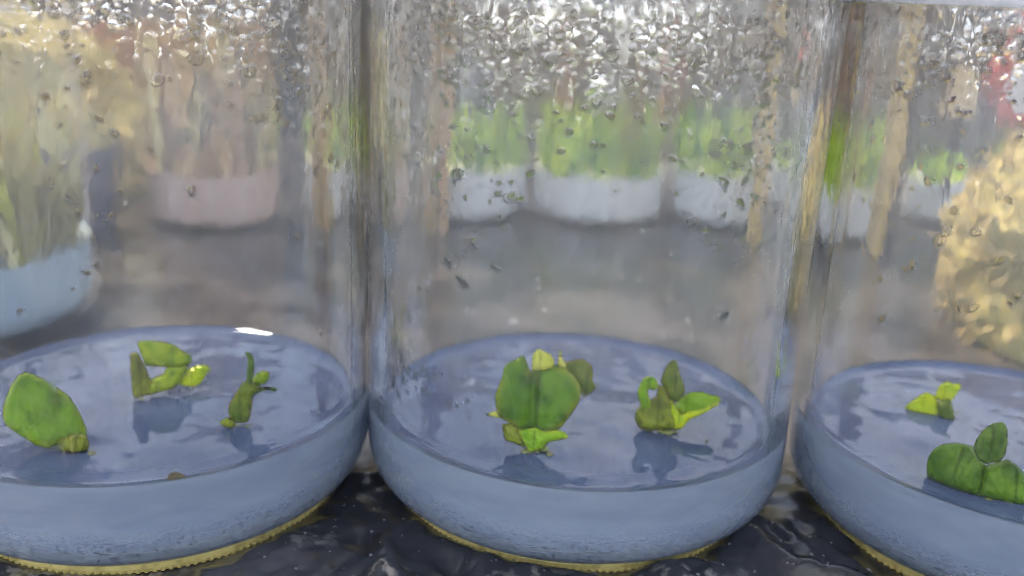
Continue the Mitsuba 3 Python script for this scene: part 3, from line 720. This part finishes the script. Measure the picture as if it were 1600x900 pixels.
j = thing('gel_jar', 'glass jar of pale blue gel at the left edge, behind the left jar', 'jar')
fx, fy = FAR_LEFT
add('glass_wall', lathe([(0, 0.6), (29, 0.6)] + arc(29, 6.6, 6, -80, 0, 8) + [(35, z) for z in np.linspace(9, 80, 14)] + [(33, 82)], 96), 'thin_glass', j, smooth=True, at=(fx, fy, 0))
add('gel', lathe([(0, 2), (27.5, 2)] + arc(27.8, 8.6, 6.5, -85, 0, 8) + [(34.3, z) for z in np.linspace(10, 19.5, 5)] + [(33.2, 18.4), (31, 18), (0, 18)], 96), 'pale_blue_gel', j, smooth=40, at=(fx, fy, 0))
add('lid', LID, 'lid_translucent', j, smooth=30, at=(fx, fy, 0))
clump('pale_plant', 'pale yellow plants in the jar of pale blue gel at the left edge', 'plant', None, fx, fy, 17.5, 31, 240, 7, 34, 2.5, 6, ['moss_straw', 'moss_tan', 'moss_olive', 'moss_olive', 'leaf_yellow'], 73, 0.35)

# ------------------------------------------------------------------ the moss heap at the right and the other things behind
def moss_heap(label, x, y, size, lift, count, seed, core, strand):
    rng = np.random.default_rng(seed)
    t = thing('moss_heap', label, 'moss')
    size = np.array(size, float)
    ico = trimesh.creation.icosphere(5)
    v = ico.vertices.copy()
    v = v * (0.78 + 0.55 * meshkit.fbm(v * 2.3 + 4, 4, seed=seed + 1)[:, None]) * size
    v[:, 2] = np.maximum(v[:, 2] + lift, 0.3)
    add('core', trimesh.Trimesh(v, ico.faces, process=False), core, t, smooth=True, at=(x, y, 0))
    sv, sf, off = [], [], 0
    for k in range(count):
        d = rng.normal(size=3)
        d /= np.linalg.norm(d)
        if d[2] < -0.55:
            continue
        base = d * (0.78 + 0.55 * float(meshkit.fbm((d * 2.3 + 4)[None], 4, seed=seed + 1)[0])) * size * 0.97
        m = strip_leaf(rng.uniform(3, 9), rng.uniform(0.5, 1.3), rng.uniform(-0.5, 1.2), rng, n=5)
        m = turned(m, math.acos(np.clip(d[2], -1, 1)) + rng.normal(0, 0.8), math.atan2(d[1], d[0]) + rng.normal(0, 0.6), rng.uniform(0, 6), base + (0, 0, lift))
        m.vertices[:, 2] = np.maximum(m.vertices[:, 2], 0.2)
        sv.append(m.vertices)
        sf.append(m.faces + off)
        off += len(m.vertices)
    add('strands', (np.vstack(sv), np.vstack(sf)), strand, t, smooth=40, at=(x, y, 0), kind='stuff', label='loose strands of the dry moss')


moss_heap('heap of pale tan moss standing on the sheet at the right edge', 155, 250, (38, 36, 33), 17, 3600, 5, 'moss_olive', 'moss_tan')
moss_heap('wide heap of olive-tan moss behind the jars at the left edge', -225, 390, (78, 40, 46), 20, 3600, 15, 'moss_olive', 'moss_straw')

t = thing('navy_pot', 'small dark blue pot holding dry tan moss, behind the left jar', 'pot')
add('wall', lathe([(0, 0.2), (12.5, 0.2), (15.5, 24), (16.2, 24.2), (16.2, 27), (15.2, 27), (14.8, 22), (0, 21)], 48), 'navy_plastic', t, smooth=30, at=(-150, 318, 0))
clump('moss_tuft', 'tuft of dry tan moss in the small dark blue pot', 'moss', None, -150, 318, 20.5, 12, 70, 8, 32, 4, 9, ['moss_tan', 'moss_straw', 'moss_straw'], 81, 0.7)

t = thing('terracotta_pot', 'terracotta pot standing far back at the upper left', 'pot')
add('wall', lathe([(0, 0.2), (19, 0.2), (25, 46), (27, 46.3), (27, 56), (25, 56), (24, 45), (0, 44)], 56), 'terracotta', t, smooth=30, at=(-222, 520, 0))
t = thing('blue_bottle', 'dark blue plastic bottle standing behind the terracotta pot', 'bottle')
add('body', lathe([(0, 0.2), (14, 0.2), (15, 2), (15, 84), (13, 90), (6, 96), (6, 104), (0, 104)], 48), 'navy_plastic', t, smooth=35, at=(-205, 566, 0))
add('cap', lathe([(0, 104.2), (7.5, 103), (7.5, 115), (6.8, 116), (0, 116)], 36), 'lid_white', t, smooth=35, at=(-205, 566, 0))

for x, w, lab in ((86, 6.5, 'thicker reddish-brown wooden stake behind the white-gel jars'), (19, 4.0, 'thinner reddish-brown wooden stake, left of the thicker one')):
    t = thing('wooden_stake', lab, 'stake')
    add('shaft', box(-w, w, -w, w, 0.5, 118), 'red_wood', t, smooth=False, at=(x, 500, 0))
    tip = lathe([(w * 1.38, 118), (w * 0.9, 124), (0, 130)], 4)
    tip.apply_transform(trimesh.transformations.rotation_matrix(math.pi / 4, [0, 0, 1]))
    add('tip', tip, 'red_wood', t, smooth=False, at=(x, 500, 0.0))

for x, y, n, seed, bs, lab in ((107, 334, 15, 91, ['reed_gold', 'reed_gold', 'reed_brown'], 'added bundle of straw-coloured reeds standing in for the tan refraction between the middle and right jars'),
                         (-44, 332, 16, 92, ['reed_brown', 'dry_brown', 'reed_gold'], 'added bundle of brownish reeds standing in for the tan refraction at the left side of the middle jar')):
    rng = np.random.default_rng(seed)
    t = thing('stand_in_reeds', lab, 'added_reeds')  # added bundles, standing in for tan light refracted at the jar edges
    for k in range(n):
        r = rng.uniform(1.3, 2.1)
        a, q = rng.uniform(0, 6.28), (5.0 if x > 0 else 6.5) * math.sqrt(rng.uniform())
        m = lathe([(0, 0), (r, 0), (r * 1.0, 30), (r * 1.18, 31), (r * 0.95, 32), (r * 0.92, 70), (r * 1.1, 71), (r * 0.88, 72), (r * 0.7, 112), (0, 113)], 10)
        m = turned(m, rng.uniform(-0.03, 0.05), a, 0, (x + q * math.cos(a), y + q * math.sin(a), 0.6))
        add('reed', m, bs[k % len(bs)], t, smooth=40)

t = thing('plant_tag', 'square tan card tag on a dark stick behind the right jar', 'tag')
add('stick', box(-1.2, 1.2, -0.8, 0.8, 0.3, 66), 'dark_board', t, smooth=False, at=(156, 373.6, 0))
add('card', box(-7.2, 7.2, -0.5, 0.5, 44, 62), 'tan_card', t, smooth=False, at=(156, 372, 0))

t = thing('round_tin', 'round white tin with a red rim standing on edge at the upper right', 'tin')
m = lathe([(0, -4), (21, -4), (22, -3), (22, 3), (21, 4), (0, 4)], 64)
rim = lathe([(14.5, -4.6), (22.8, -4.6), (22.8, 4.6), (14.5, 4.6), (14.5, -4.6)], 64)
for q, nm, b in ((m, 'body', 'lid_white'), (rim, 'rim', 'red_paint')):
    q.apply_transform(trimesh.transformations.rotation_matrix(math.pi / 2, [1, 0, 0]))
    add(nm, q, b, t, smooth=30, at=(247, 500, 50))
add('stand', box(-12, 12, -9, 9, 0.3, 29), 'dark_board', t, smooth=False, at=(247, 501, 0))

t = thing('board_screen', 'low screen of dark grey boards behind everything', 'screen')
for k in range(13):
    x = -720 + 120 * k
    add('plank', box(x - 58.5, x + 58.5, 0, 14 + (k % 3) * 2, -10, 150 + (k * 37 % 11)), 'dark_board', t, smooth=False, at=(0, 640, 0))
add('rail', box(-790, 790, 18.2, 32, 60, 90), 'dark_board', t, smooth=False, at=(0, 640, 0))
